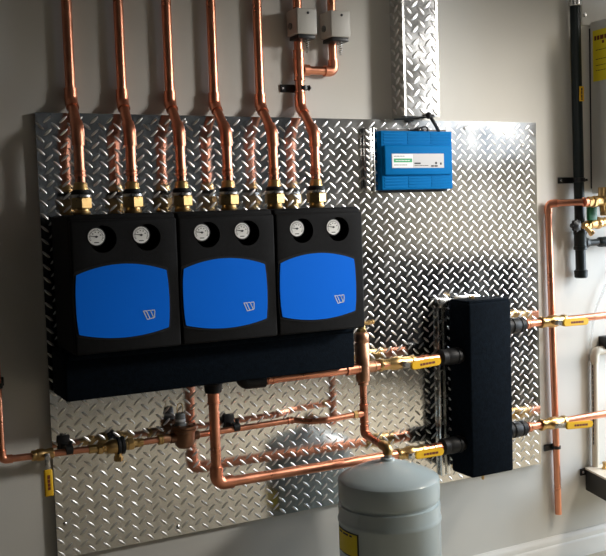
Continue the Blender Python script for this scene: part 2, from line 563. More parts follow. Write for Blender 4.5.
def make_module(xc, label):
    t = thing('pump_module', label, 'pump station', (xc, -.135, MZ0), 'pump modules in a row')
    bm = bmesh.new()
    # shell with chamfered front rim
    mb = MB(); mb.bm.free(); mb.bm = bm
    mb.boxd(xc - MW / 2, xc + MW / 2, MD0, MD1 - .012, MZ0, MZ1, .010, 3)
    shell = mb.build('housing_tmp', M['epp'], None)
    mb2 = MB()
    e = .0015
    mb2.boxd(xc - MW / 2 + e, xc + MW / 2 - e, MD1 - .08, MD1, MZ0 + .002, MZ1 - .014, .006, 3)
    front = mb2.build('front_tmp', M['epp'], None)
    cut = MB()
    for s in (-1, 1):
        cut.cyl(V(xc + s * .058 + .001, .175, .8800), V(xc + s * .058 + .001, .30, .8800), .0345, 40, .0001)
    cutter = cut.build('cut_tmp', M['recess'], None)
    res = []
    for o in (shell, front):
        md = o.modifiers.new('b', 'BOOLEAN')
        md.object = cutter
        md.operation = 'DIFFERENCE'
        md.solver = 'EXACT'
    dg = bpy.context.evaluated_depsgraph_get()
    join = bmesh.new()
    for o in (shell, front):
        me = bpy.data.meshes.new_from_object(o.evaluated_get(dg))
        join.from_mesh(me)
    for o in (shell, front, cutter):
        bpy.data.objects.remove(o)
    mbj = MB(); mbj.bm.free(); mbj.bm = join
    h = mbj.build('housing', M['epp'], t, angle=30)
    # blue cover with its dark surround
    MB().prism(panel_outline(xc + POFF, .1185, .795, .8155, .643, .628, grow=.0055), MD1 - .004, MD1 + .0018).build('panel_surround', M['recess'], t)
    pm = MB().prism(panel_outline(xc + POFF, .1185, .795, .8155, .643, .628), MD1 - .002, MD1 + .005)
    pn = pm.build('front_panel', M['blue'], t, angle=30)
    lg = MB()
    k = .0138
    ox, oz = xc + .0525, .6805

    def q(u, v):
        return (ox + u * k, oz + v * k)
    d0, d1 = MD1 + .005, MD1 + .0056
    w = .0021
    stroke(lg, [q(-1.1, .78), q(-.55, .80), q(.12, -.72), q(-.42, -.80), q(-1.1, .78)], w, d0, d1)
    stroke(lg, [q(-.28, .80), q(.22, .82), q(.78, -.45), q(.70, -.64), q(.12, -.72)], w, d0, d1)
    stroke(lg, [q(.22, .82), q(.62, -.10)], w, d0, d1)
    stroke(lg, [q(.48, .82), q(1.0, .84), q(1.08, .60), q(1.02, -.45), q(.80, -.66), q(.70, -.64)], w, d0, d1)
    lg.build('logo', M['white'], pn)
    for s in (-1, 1):
        gx, gz, gd = xc + s * .058 - .0165, .8865, .2405
        g = MB().lathe(V(gx, .170, gz), (0, -1, 0), [(0, .012), (.054, .012), (.057, .0245), (gd - .1715, .0245), (gd - .170, .0235)], 40).build('gauge', M['black'], t)
        MB().cyl(V(gx, gd - .003, gz), V(gx, gd + .001, gz), .0213, 36, .0003).build('dial_face', M['dial'], g)
        tk = MB()
        for a in range(-30, 211, 12):
            a = math.radians(a)
            u = Vector((math.cos(a), 0, math.sin(a)))
            n = Vector((-math.sin(a), 0, math.cos(a)))
            c = V(gx, gd + .001, gz)
            lo, hi, ww = .0150, .0192, .0006
            P = [c + u * lo + n * ww, c + u * lo - n * ww, c + u * hi - n * ww, c + u * hi + n * ww]
            tk.solid([p + Vector((0, -.0003, 0)) for p in P], P)
        for a in (20, 60, 100, 140):
            a = math.radians(a)
            c = V(gx, gd + .001, gz) + Vector((math.cos(a), 0, math.sin(a))) * .0115
            tk.box(c + Vector((-.0015, -.0003, -.0012)), c + Vector((.0015, 0, .0012)))
        tk.box(V(gx - .006, gd + .0013, gz - .0155), V(gx + .006, gd + .001, gz - .0135))
        tk.build('scale_marks', M['ink'], g)
        nd = MB()
        nd.solid([V(gx + .004, gd + .0022, gz + .0012), V(gx - .0165, gd + .0022, gz + .0030), V(gx - .0165, gd + .0022, gz + .0018), V(gx + .004, gd + .0022, gz - .0012)],
                 [V(gx + .004, gd + .0014, gz + .0012), V(gx - .0165, gd + .0014, gz + .0030), V(gx - .0165, gd + .0014, gz + .0018), V(gx + .004, gd + .0014, gz - .0012)])
        nd.cyl(V(gx, gd + .001, gz), V(gx, gd + .0026, gz), .0028, 14, .0003)
        nd.build('needle', M['ink'], g)
    return t


m0 = make_module(MCX[0], 'black pump module with blue panel and two dials, left end of the row')
labs = ['', 'black pump module with blue panel, between the other two modules', 'black pump module with blue panel, right end of the row by the air separator']
for i in (1, 2):
    c = copy_tree(m0)
    c.location.x = MCX[i]
    c['label'] = labs[i]

# ------------------------------------------------------------------ manifold under the modules
mx0, mx1, md0, md1, mz0, mz1 = .012, .872, .0135, .168, .464, .590
man = thing('distribution_manifold', 'long blue-black insulated manifold block carrying the three pump modules', 'manifold', ((mx0 + mx1) / 2, -.0, mz0))
MB().boxd(mx0, mx1, md0, md1, mz0, mz1, .006, 3).build('insulation_shell', M['navy'], man)
MB().tube([V(mx0 + .012, md1 - .002, mz1 - .012), V(mx1 - .004, md1 - .002, mz1 - .012)], .0085, 0, 14).build('top_bead', M['navy'], man)
xo = .442
MB().lathe(V(xo, .1, .464), (0, 0, -1), [(0, .030), (.010, .030), (.013, .026), (.034, .024), (.036, .021)], 28).build('outlet_collar', M['rubber'], man)
xs = .560
MB().tube([V(xs - .028, .1, .470), V(xs - .020, .1, .4485), V(xs + .042, .1, .4475)], .0225, .018, 24).build('outlet_elbow', M['rubber'], man)
MB().boxd(.03, .10, 0.0, md0, mz0 + .02, mz1 - .02).build('wall_bracket', M['steel'], man)
MB().boxd(.78, .85, 0.0, md0, mz0 + .02, mz1 - .02).build('wall_bracket', M['steel'], man)

# ------------------------------------------------------------------ heat exchanger
hx0, hx1, hd0, hd1, hz0, hz1 = 1.319, 1.492, .028, .140, .046, .624
hx = thing('heat_exchanger', 'tall black insulated heat exchanger box with four pipe ports on the plate', 'heat exchanger', ((hx0 + hx1) / 2, -.08, hz0))
MB().boxd(hx0, hx1, hd0, hd1, hz0, hz1 - .004, .007, 3).build('insulation_shell', M['navy'], hx)
MB().boxd(hx0 + .004, hx1 - .004, hd0 + .004, hd1 - .004, hz1 - .006, hz1 + .004, .003, 2).build('top_lid', M['navy'], hx)
DPX = .095
Z_UL, Z_LL, Z_UR, Z_LR = .448, .154, .527, .170


def port(x, s, z, r=.0275):
    prof = [(0, r * .80), (.016, r * .80), (.017, r), (.028, r), (.030, r * .90), (.036, r * .90), (.038, r), (.058, r), (.062, r * .94), (.070, r * .90), (.072, r * .97), (.088, r * .97), (.092, r * .84), (.096, r * .68)]
    return MB().lathe(V(x, DPX, z), (s, 0, 0), prof, 28).build('port_coupling', M['rubber'], hx)


port(hx0 + .004, -1, Z_UL); port(hx0 + .004, -1, Z_LL); port(hx1 - .004, 1, Z_UR); port(hx1 - .004, 1, Z_LR)
br = MB()
br.boxd(1.287, 1.300, 0, .016, .03, .615, .001)
br.boxd(1.308, 1.322, 0, .016, .03, .615, .001)
br.boxd(1.287, 1.322, 0, .005, .03, .615)
br.build('mounting_channel', M['alu_edge'], hx)
br = MB()
br.boxd(1.287, 1.335, .0, .0275, .600, .628, .001)
br.boxd(1.36, 1.47, .0, .005, .600, .632, .001)
br.build('top_bracket', M['alu_edge'], hx)
df = MB()
df.hexnut(V(1.405, .085, hz0), V(1.405, .085, hz0 - .014), .010)
df.cyl(V(1.405, .085, hz0 - .014), V(1.405, .085, hz0 - .030), .005, 12)
df.hexnut(V(1.440, .085, hz0), V(1.440, .085, hz0 - .009), .009)
df.build('drain_plug', M['brass'], hx)
MB().hexnut(V(1.385, .07, hz1), V(1.385, .07, hz1 + .012), .010).build('vent_plug', M['brass'], hx)


# ------------------------------------------------------------------ ball valves
def ball_valve(xa, xb, z, D, nutx, lever0, lever1, lz0, lz1, label, group='yellow handled ball valves', lr=.0125, body_r=.021):
    """brass body from xa to xb along X, lever in front"""
    L = xb - xa
    t = thing('ball_valve', label, 'valve', ((xa + xb) / 2, -D, z), group)
    prof = [(0, .0185), (.002, .020), (.012, .020), (.014, .0175), (L * .32, .0175), (L * .38, body_r), (L * .5, body_r + .001), (L * .62, body_r), (L * .68, .0175), (L - .014, .0175), (L - .012, .020), (L - .002, .020), (L, .0185)]
    MB().lathe(V(xa, D, z), (1, 0, 0), prof, 24).build('body', M['brass'], t)
    MB().cyl(V(nutx, D + .012, z), V(nutx, D + .036, z), .0085, 18).build('stem', M['brass'], t)
    lv = MB()
    dl = D + .036
    lv.solid([V(nutx - .011, dl + .004, z - .008), V(lever0 + .01, dl + .004, lz0 - .009), V(lever0 + .01, dl + .004, lz0 + .009), V(nutx - .011, dl + .004, z + .008)],
             [V(nutx - .011, dl, z - .008), V(lever0 + .01, dl, lz0 - .009), V(lever0 + .01, dl, lz0 + .009), V(nutx - .011, dl, z + .008)])
    lv.hexnut(V(nutx, dl + .003, z), V(nutx, dl + .011, z), .0095)
    le = lv.build('lever', M['steel'], t)
    # grip, a rounded bar
    a = Vector((lever0, lz0)); b = Vector((lever1, lz1))
    d = (b - a).normalized(); n = Vector((-d.y, d.x))
    pts = []
    for k in range(9):
        an = PI / 2 + PI * k / 8
        pts.append(a + d * (lr + lr * .6 * math.cos(an)) + n * (lr * math.sin(an)) - d * lr * .4)
    for k in range(9):
        an = -PI / 2 + PI * k / 8
        pts.append(b + d * (-lr + lr * math.cos(an)) + n * (lr * math.sin(an)))
    g = MB().prism([tuple(p) for p in pts], dl - .001, dl + .009)
    bmesh.ops.recalc_face_normals(g.bm, faces=g.bm.faces[:])
    es = [e for e in g.bm.edges if len(e.link_faces) == 2 and e.calc_face_angle(0) > 1.0]
    bmesh.ops.bevel(g.bm, geom=es, offset=.002, segments=2, affect='EDGES')
    gr = g.build('grip', M['yellow'], le, angle=40)
    mk = MB()
    L2 = (b - a).length
    s = a + d * (L2 * .28) - n * .0035
    dashes(mk, (s.x, -(dl + .0092), s.y), (d.x, 0, d.y), (n.x, 0, n.y), L2 * .5, .007, 5, 3)
    mk.build('grip_marks', M['red_ink'], gr)
    return t


def px_x(x, y, D):
    return at(x, y, D).x


# supply pipe from manifold through separator to the exchanger (upper)
SX, SD = .938, .1
s1 = thing('supply_pipe', 'short copper pipe from the manifold outlet to the air separator', 'copper pipe', (xs, -.1, .447))
MB().tube([V(xs + .040, .1, .4475), V(SX - .016, .1, .4465)], RP, 0, 22).build('pipe', M['copper'], s1)
sleeve(s1, V(xs + .048, .1, .4475), V(xs + .072, .1, .4475), .0165)
sleeve(s1, V(SX - .060, .1, .4465), V(SX - .014, .1, .4465), .0185)

vx0, vx1 = px_x(378, 365.5, DPX), px_x(414, 361, DPX)
s2 = thing('supply_pipe', 'copper pipe from the air separator into the upper left exchanger port', 'copper pipe', (SX, -DPX, .447))
MB().tube([V(SX + .012, .1, .447), V(hx0 - .055, DPX, Z_UL)], RP, 0, 22).build('pipe', M['copper'], s2)
sleeve(s2, V(SX + .012, .1, .447), V(SX + .045, .1, .447), .0185, 'old_copper')
sleeve(s2, V(vx1 + .03, DPX, Z_UL), V(vx1 + .055, DPX, Z_UL), .0165)
q0 = at(411, 366.5, .135); q1 = at(440.5, 361, .135)
ball_valve(vx0, vx1, .4475, DPX, px_x(405, 367, .13), q0.x, q1.x, q0.z + .001, q1.z + .001,
           'brass ball valve with yellow handle between the air separator and the exchanger')

# return pipe, lower: manifold down, elbow, right to the exchanger
r1 = thing('return_pipe', 'large copper pipe dropping from the manifold and elbowing right behind the grey tank', 'copper pipe', (xo, -.1, .162))
zc = .164
cn = V(xo, .1, zc)
MB().tube([V(xo, .1, .432), cn, V(hx0 - .055, DPX, Z_LL)], RP + .0012, .022, 24).build('pipe', M['copper'], r1)
elbow(r1, V(xo, .1, zc + .050), cn, V(xo + .050, .0995, zc - .0005), .0192, .026)
sleeve(r1, V(xo, .1, .432), V(xo, .1, .395), .0182)
vl0, vl1 = px_x(396, 451.5, DPX), px_x(424, 447.5, DPX)
sleeve(r1, V(vl1 + .010, DPX, Z_LL), V(vl1 + .040, DPX, Z_LL), .0172)
sleeve(r1, V(vl1 + .046, DPX, Z_LL), V(vl1 + .070, DPX, Z_LL), .0172)
q0 = at(415, 455.5, .135); q1 = at(443.5, 451, .135)
ball_valve(vl0, vl1, .1545, DPX, px_x(411, 454, .13), q0.x, q1.x, q0.z, q1.z,
           'brass ball valve with yellow handle above the grey tank, lower left of the exchanger')

# right hand pair of pipes from exchanger out of frame
for (z, ys, labp, labv) in ((Z_UR, (324, 320.5), 'copper pipe leaving the upper right port of the exchanger', 'upper brass ball valve right of the exchanger, in front of the tall pipe'),
                            (Z_LR, (429, 425), 'copper pipe leaving the lower right port of the exchanger', 'lower brass ball valve right of the exchanger, just above a black strap')):
    t = thing('boiler_pipe', labp, 'copper pipe', (hx1 + .03, -DPX, z), 'boiler side pipes right of the exchanger')
    MB().tube([V(hx1 + .075, DPX, z), V(2.75, DPX, z + .004)], RP - .001, 0, 22).build('pipe', M['copper'], t)
    sleeve(t, V(hx1 + .098, DPX, z), V(hx1 + .114, DPX, z), .0172)
    yy = ys[0]
    x0, x1 = px_x(540, yy, DPX), px_x(565, yy - 2, DPX)
    lo = px_x(563 if z > .3 else 566, yy - 1, .135); hi = px_x(588 if z > .3 else 592.5, yy - 4, .135)
    zz0 = at(565, yy - 1.2, .135).z; zz1 = at(588, yy - 3.0, .135).z
    if z < .3:
        zz0 += .006; zz1 += .006
    ball_valve(x0, x1, z, DPX, px_x(557, yy - 1, .13), lo, hi, zz0, zz1, labv)

# ------------------------------------------------------------------ air separator and drop to the tank
a1 = thing('air_separator', 'bronze cylindrical air separator with brass vent right of the manifold', 'air separator', (SX, -SD, .39))
MB().lathe(V(SX, SD, .392), (0, 0, 1), [(0, .013), (.002, .0165), (.010, .0165), (.014, .0215), (.030, .0225), (.130, .0225), (.132, .0212), (.136, .0212), (.138, .0225), (.158, .0222), (.166, .017), (.168, .013)], 28).build('body', M['old_copper'], a1)
vt = MB()
vt.hexnut(V(SX, SD, .556), V(SX, SD, .568), .0160)
vt.lathe(V(SX, SD, .566), (0, 0, 1), [(0, .012), (.012, .012), (.014, .0085), (.026, .0085), (.028, .005)], 18)
vent = vt.build('vent', M['brass'], a1)
vv = MB()
vv.cyl(V(SX, SD, .584), V(SX + .036, SD + .002, .586), .0055, 14)
vv.hexnut(V(SX + .022, SD, .5855), V(SX + .030, SD, .5855), .0085)
vv.cyl(V(SX + .036, SD, .586), V(SX + .044, SD, .5865), .0080, 14)
vv.build('bleed_screw', M['brass'], vent)

TX, TD = .923, .255
d1 = thing('tank_pipe', 'thin copper pipe dropping from the air separator and turning out to the grey tank', 'copper pipe', (SX, -SD, .25))
zt0 = .240
c1 = V(SX, SD, zt0)
c2 = V(TX, TD, .230)
MB().tube([V(SX, SD, .393), c1, V(TX, TD - .02, .2310)], .0112, .014, 20).build('pipe', M['copper'], d1)
elbow(d1, c1 + Vector((0, 0, .028)), c1, mid(c1, c2, .028), .0138, .016)
MB().tube([mid(c2, c1, .034), c2, c2 + Vector((0, 0, -.018))], .0152, .014, 22).build('elbow', M['brass'], d1)
MB().cyl(V(TX, TD, .214), V(TX, TD, .199), .0125, 20).build('nipple', M['steel'], d1)
ZW = .3045
sleeve(d1, V(SX, SD, ZW - .030), V(SX, SD, ZW + .030), .0142)
MB().cyl(V(SX, SD, ZW), V(SX - .026, SD, ZW), .0120, 20).build('tee_branch', M['copper_fit'], d1)
MB().hexnut(V(SX - .024, SD, ZW), V(SX - .040, SD, ZW), .0125).build('adapter', M['brass'], d1)

# expansion tank
tk = thing('expansion_tank', 'grey steel expansion tank standing on the floor, yellow label at its left', 'tank', (TX, -TD, FLOOR))
ztop = .166
R = .1510
prof = [(FLOOR + .001, .105), (FLOOR + .04, .105), (FLOOR + .045, .098), (-.325, .110), (-.300, .138), (-.275, R),
        (.016, R), (.020, R + .0022), (.026, R + .0026), (.031, R + .0010), (.036, R - .0005), (.066, R - .0005), (.071, R - .0012), (.0735, R - .0065), (.078, R - .0065), (.084, R - .0022), (.090, R - .001), (.136, R - .001),
        (.143, R - .0025), (.148, R - .0075), (.154, R - .018), (.163, R - .036), (.172, R - .058), (.181, R - .083), (.188, R - .105), (.193, R - .124), (.195, .022), (.197, .021), (.201, .0195), (.202, .015)]
MB().lathe((TX, -TD, 0), (0, 0, 1), prof, 72).build('vessel', M['tank'], tk, angle=32)


def curved_patch(rad, a0, a1, z0, z1, n=10, th=.0006):
    m = MB()
    A, B = [], []
    for k in range(n + 1):
        a = a0 + (a1 - a0) * k / n
        A.append((TX + rad * math.cos(a), -TD + rad * math.sin(a)))
    for i in range(n):
        (xa, ya), (xb, yb) = A[i], A[i + 1]
        vs = [m.bm.verts.new(v) for v in ((xa, ya, z0), (xb, yb, z0), (xb, yb, z1), (xa, ya, z1))]
        m.bm.faces.new(vs)
    bmesh.ops.remove_doubles(m.bm, verts=m.bm.verts[:], dist=1e-5)
    bmesh.ops.solidify(m.bm, geom=m.bm.faces[:], thickness=-th)
    return m


# angle of the label: left of the line of sight
va = math.atan2(CAM.y + TD, CAM.x - TX)
la0, la1 = va - math.radians(78), va - math.radians(36)
curved_patch(R + .0003, la0, la1, -.060, .0115).build('label_border', M['ink'], tk)
curved_patch(R + .0010, la0 + .035, la1 - .035, -.056, .0075).build('warning_label', M['ylabel'], tk)
curved_patch(R + .0016, la0 + .10, la0 + .24, -.0010, .0040, 4).build('label_marks', M['ink'], tk)
curved_patch(R + .0016, la0 + .28, la0 + .46, -.0010, .0040, 4).build('label_marks', M['ink'], tk)
curved_patch(R + .0016, la0 + .50, la0 + .57, -.0010, .0040, 4).build('label_marks', M['ink'], tk)

# ------------------------------------------------------------------ cold make-up water line
WD = .05
xl = -.136
zl = .311
w1 = thing('makeup_pipe', 'thin dark copper pipe coming down the wall at left and running to the brass fittings', 'copper pipe', (xl, -WD, zl))
u0 = px_x(92, 447, WD)
MB().tube([V(xl - .002, WD, CEIL - .002), V(xl, WD, zl), V(u0, WD, .3055)], .0092, .016, 18).build('pipe', M['copper'], w1)
elbow(w1, V(xl, WD, zl + .026), V(xl, WD, zl), V(xl + .026, WD, zl - .0006), .0115, .014)
# left valve
lx0, lx1 = px_x(36, 455.5, WD), px_x(50, 454, WD)
t = thing('ball_valve', 'brass ball valve at the left plate edge with its yellow handle hanging down', 'valve', ((lx0 + lx1) / 2, -WD, .309), 'yellow handled ball valves')
Lh = lx1 - lx0
MB().lathe(V(lx0 - .012, WD, .3098), (1, 0, 0), [(0, .0125), (.002, .0145), (.014, .0145), (.016, .013), (Lh * .4, .0165), (Lh * .8, .0165), (Lh, .013), (Lh + .01, .0145), (Lh + .02, .0145), (Lh + .022, .012)], 20).build('body', M['brass'], t)
nx = (lx0 + lx1) / 2 + .004
MB().cyl(V(nx, WD + .012, .309), V(nx, WD + .032, .309), .007, 14).build('stem', M['brass'], t)
lv = MB()
lv.boxd(nx - .007, nx + .007, WD + .030, WD + .034, .262, .318, .001)
lv.hexnut(V(nx, WD + .034, .309), V(nx, WD + .041, .309), .008)
le = lv.build('lever', M['steel'], t)
qg = at(45.5, 470, .085); qb = at(46.5, 497, .085)
g = MB().boxd(nx - .0115, nx + .0115, WD + .029, WD + .038, qb.z, qg.z, .004, 3).build('grip', M['yellow'], le)
mk = MB()
dashes(mk, (nx + .004, -(WD + .0382), qb.z + .018), (0, 0, 1), (-1, 0, 0), .04, .007, 4, 5)
mk.build('grip_marks', M['red_ink'], g)


def strap(name_lab, px, py, D, r, arm_h):
    p = at(px, py, D)
    t = thing('pipe_strap', name_lab, 'pipe clip', (p.x, 0, p.z), 'black straps on the plate')
    MB().lathe(V(p.x - .010, D, p.z), (1, 0, 0), [(0, r - .002), (.001, r + .004), (.019, r + .004), (.020, r - .002)], 20).build('collar', M['black'], t)
    MB().boxd(p.x - .009, p.x + .009, .0022, D - r, p.z - .008, p.z + .008, .001).build('arm', M['black'], t)
    MB().boxd(p.x - .020, p.x + .014, .002, .007, p.z - .016, p.z + .030, .002).build('base', M['black'], t)
    MB().hexnut(V(p.x + .004, D + .002, p.z + r + .002), V(p.x + .004, D + .002, p.z + r + .014), .006).build('nut', M['black'], t)
    return t


strap('black pipe strap between the left plate edge valve and the brass fittings', 69, 449.5, WD, .0098, .03)
strap('black pipe strap on the thin copper pipe beside the large drop pipe', 236, 427, WD, .0092, .03)

# brass union and backflow preventer
def wx(px, py=444):
    return px_x(px, py, WD)


ZU = .3035
b1 = thing('backflow_preventer', 'brass backflow preventer with a black band and hexagon ends', 'valve', (wx(112), -WD, ZU))
m_ = MB()
m_.cyl(V(wx(88), WD, ZU + .001), V(wx(97), WD, ZU + .001), .0120, 18)
m_.hexnut(V(wx(97), WD, ZU), V(wx(102), WD, ZU), .0175)
m_.cyl(V(wx(102), WD, ZU), V(wx(106), WD, ZU), .0130, 18)
m_.build('inlet_union', M['brass'], b1)
MB().lathe(V(wx(106), WD, ZU), (1, 0, 0), [(0, .012), (.003, .0165), (.012, .0195), (.030, .0205), (.034, .0205)], 24).build('body', M['brass'], b1)
MB().lathe(V(wx(116), WD, ZU), (1, 0, 0), [(0, .0215), (.002, .0245), (.007, .0245), (.009, .0225), (.012, .0225), (.014, .0245), (.021, .0245), (.023, .021)], 26).build('band', M['rubber'], b1)
m_ = MB()
m_.cyl(V(wx(125), WD, ZU), V(wx(127.5), WD, ZU), .0150, 18)
m_.hexnut(V(wx(127), WD, ZU), V(wx(133), WD, ZU), .0185)
m_.cyl(V(wx(133), WD, ZU), V(wx(137), WD, ZU), .0125, 18)
m_.hexnut(V(wx(136.5), WD, ZU), V(wx(139.5), WD, ZU), .0140)
m_.cyl(V(wx(139), WD, ZU), V(wx(143), WD, ZU), .0120, 18)
m_.build('outlet_union', M['brass'], b1)
m_ = MB()
m_.cyl(V(wx(118), WD, ZU - .012), V(wx(118), WD, ZU - .034), .0105, 16)
m_.hexnut(V(wx(118), WD, ZU - .030), V(wx(118), WD, ZU - .043), .0130)
m_.build('vent_port', M['brass'], b1)

f1 = thing('feed_pipe', 'short copper nipple between the backflow preventer and the pressure regulator', 'copper pipe', (wx(150), -WD, ZU))
MB().cyl(V(wx(141), WD, ZU), V(wx(172), WD, ZU), .0092, 18).build('pipe', M['copper'], f1)
sleeve(f1, V(wx(158), WD, ZU), V(wx(163), WD, ZU), .0150, 'brass')
sleeve(f1, V(wx(163), WD, ZU), V(wx(173), WD, ZU), .0128, 'old_copper', lip=False)

# pressure reducing valve
ZP = .302
xp = wx(184.5, 440)
g1 = thing('pressure_regulator', 'dull bronze pressure regulator with grey cap and wire loop', 'valve', (xp, -WD, ZP - .03))
MB().lathe(V(xp, WD, ZP - .034), (0, 0, 1), [(0, .010), (.003, .020), (.012, .027), (.030, .030), (.048, .030), (.050, .0355), (.057, .0355), (.058, .033), (.0595, .0355), (.066, .0355), (.068, .028)], 30).build('body', M['bronze'], g1)
MB().cyl(V(xp - .044, WD, ZP), V(xp - .020, WD, ZP), .0145, 18).build('pipe_end', M['bronze'], g1)
MB().cyl(V(xp + .020, WD, ZP), V(xp + .044, WD, ZP - .001), .0130, 18).build('pipe_end', M['bronze'], g1)
for k in range(6):
    a = k * PI / 3 + .3
    MB().hexnut(V(xp + .0305 * math.cos(a), WD + .0305 * math.sin(a), ZP + .034), V(xp + .0305 * math.cos(a), WD + .0305 * math.sin(a), ZP + .038), .004).build('bolt', M['bronze'], g1)
zc0 = ZP + .034
MB().lathe(V(xp - .010, WD, zc0), (0, 0, 1), [(0, .0165), (.004, .0165), (.005, .0150), (.034, .0138), (.036, .0125)], 24).build('cap', M['cap'], g1)
MB().lathe(V(xp - .010, WD, zc0 + .012), (0, 0, 1), [(0, .0148), (.001, .0156), (.006, .0155), (.007, .0145)], 24).build('cap_band', M['grey_label'], g1)
lp = []
for k in range(15):
    a = PI * k / 14
    lp.append(V(xp - .010 + .0085 * math.cos(a), WD, zc0 + .052 + .012 * math.sin(a)))
lp = [V(xp - .0015, WD, zc0 + .034)] + lp + [V(xp - .0185, WD, zc0 + .034)]
MB().tube(lp, .0013, 0, 8).build('wire_loop', M['brass'], g1)

# thin pipe from the regulator to the tee under the separator, with an offset bend
h1 = thing('makeup_pipe', 'thin copper pipe from the pressure regulator to the tee under the air separator', 'copper pipe', (xp + .04, -WD, ZP))
pA = V(xp + .040, WD, ZP - .001)
pB = at(293, 420.0, WD); pC = at(310, 420.5, .075)
MB().tube([pA, V(pB.x, WD, .3035), V(pB.x + .045, SD - .02, .2985), V(pB.x + .085, SD, .301), V(SX - .038, SD, ZW)], .0090, .03, 18).build('pipe', M['copper'], h1)
sleeve(h1, V(pB.x - .020, WD, .3035), V(pB.x - .002, WD, .3035), .0112)

# strap on the make-up pipe at the far left
p = at(7, 385, WD)
k1_ = thing('pipe_strap', 'black strap on the dark copper pipe at the left edge of the photo', 'pipe clip', (xl, YB, p.z))
MB().lathe(V(xl, WD, p.z - .007), (0, 0, 1), [(0, .0098), (.001, .0125), (.013, .0125), (.014, .0098)], 18).build('collar', M['black'], k1_)
MB().boxd(xl - .006, xl + .006, WALL + .0005, WD - .009, p.z - .006, p.z + .006).build('arm', M['black'], k1_)
MB().boxd(xl - .006, xl + .026, WALL + .0005, WALL + .007, p.z - .012, p.z + .012, .002).build('base', M['black'], k1_)

# ------------------------------------------------------------------ blue control box
bx0, bx1, bz0, bz1 = 1.070, 1.348, .994, 1.182
cb = thing('control_box', 'blue boiler control box with a white and green label on the plate', 'control box', ((bx0 + bx1) / 2, 0, bz0))
bo = MB()
bo.boxd(bx0, bx1, .0025, .030, bz0, bz1, .004, 3)
bo.boxd(bx0 + .006, bx1 - .006, .004, .040, bz0 + .046, bz1 - .046, .006, 3)
for k in range(4):
    for zz in (bz1 - .010 - k * .0095, bz0 + .010 + k * .0095):
        for (xa, xb) in ((bx0 + .010, bx0 + .098), (bx0 + .102, bx1 - .090), (bx1 - .086, bx1 - .010)):
            bo.boxd(xa, xb, .024, .0312, zz - .0032, zz + .0032, .0006, 1)
bo.build('enclosure', M['ctrl'], cb)
MB().boxd(bx0 + .006, bx1 - .004, .0, .0025, bz0 - .008, bz1 + .008).build('back_plate', M['black'], cb)
L0 = at(391.5, 154, .040); L1 = at(444, 167, .040)
lx0_, lx1_ = L0.x, L1.x
lz1_, lz0_ = at(418, 153.6, .040).z, at(418, 168, .040).z
lb = MB().boxd(lx0_, lx1_, .0395, .0408, lz0_, lz1_, .0004, 1).build('label_plate', M['grey_label'], cb)
xm = lx0_ + (lx1_ - lx0_) * .395
MB().boxd(lx0_ + .002, xm, .0406, .0412, lz0_ + .002, lz1_ - .002).build('white_field', M['white'], lb)
MB().boxd(lx0_ + .008, xm - .003, .0411, .0416, lz0_ + (lz1_ - lz0_) * .40, lz0_ + (lz1_ - lz0_) * .66).build('green_strip', M['green'], lb)
mk = MB()
hh = lz1_ - lz0_
dashes(mk, (lx0_ + .014, -.0416, lz0_ + hh * .50), (1, 0, 0), (0, 0, 1), (xm - lx0_) * .68, .0022, 5, 11)
mk.build('strip_marks', M['white'], lb)
mk = MB()
dashes(mk, (lx0_ + .008, -.0412, lz0_ + hh * .80), (1, 0, 0), (0, 0, 1), (xm - lx0_) * .50, .0018, 4, 12)
mk.build('field_marks', M['ink'], lb)
mk = MB()
dashes(mk, (lx0_ + .008, -.0412, lz0_ + hh * .20), (1, 0, 0), (0, 0, 1), (xm - lx0_) * .62, .0018, 5, 13)
mk.build('field_marks', M['ink'], lb)
mk = MB()
dashes(mk, (xm + .006, -.0408, lz0_ + hh * .27), (1, 0, 0), (0, 0, 1), .024, .0050, 1, 14)
dashes(mk, (xm + .006, -.0408, lz0_ + hh * .15), (1, 0, 0), (0, 0, 1), .054, .0018, 5, 15)
dashes(mk, (lx1_ - .052, -.0408, lz0_ + hh * .08), (1, 0, 0), (0, 0, 1), .026, .0050, 2, 16)
dashes(mk, (lx1_ - .016, -.0408, lz0_ + hh * .22), (1, 0, 0), (0, 0, 1), .006, .0072, 1, 17)
mk.build('name_marks', M['ink'], lb)
MB().cyl(V(lx1_ - .032, .0406, lz0_ + hh * .34), V(lx1_ - .032, .0412, lz0_ + hh * .34), .0042, 16, .0001).build('label_emblem', M['ink'], lb)


# black cable from the channel to the control box
pc = [at(427, 113, .062), at(430, 116, .066), at(433, 121, .062), at(436, 126, .048), at(438.5, 131, .024)]
cable = MB().tube([V(1.256, .0545, 1.2285)] + pc[1:] + [V(pc[-1].x, .020, bz1 - .004)], .0058, .02, 12)
cobj = thing('cable', 'black cable looping from the bottom of the plate channel into the blue control box', 'cable', pc[0])
cable.build('lead', M['rubber'], cobj)
MB().sphere(at(428.5, 115.5, .064), .010, 1, 1, 1.1).build('grommet', M['rubber'], cobj)
thin = thing('cable', 'thin black wire along the top edge of the plate left of the thick cable', 'cable', at(395, 119, .004))
MB().tube([at(394, 119.2, .004), at(412, 119.0, .006), at(427, 117.5, .03)], .0017, .01, 8).build('lead', M['rubber'], thin)
loop = thing('cable', 'small black wire loop on top of the blue control box', 'cable', at(421, 130, .012))
MB().tube([V(1.222, .018, bz1 - .002), at(419, 128.5, .014), at(423, 127, .014), at(426, 126.8, .014), at(428, 129, .014), V(1.258, .018, bz1 - .002)], .0030, .008, 10).build('lead', M['rubber'], loop)

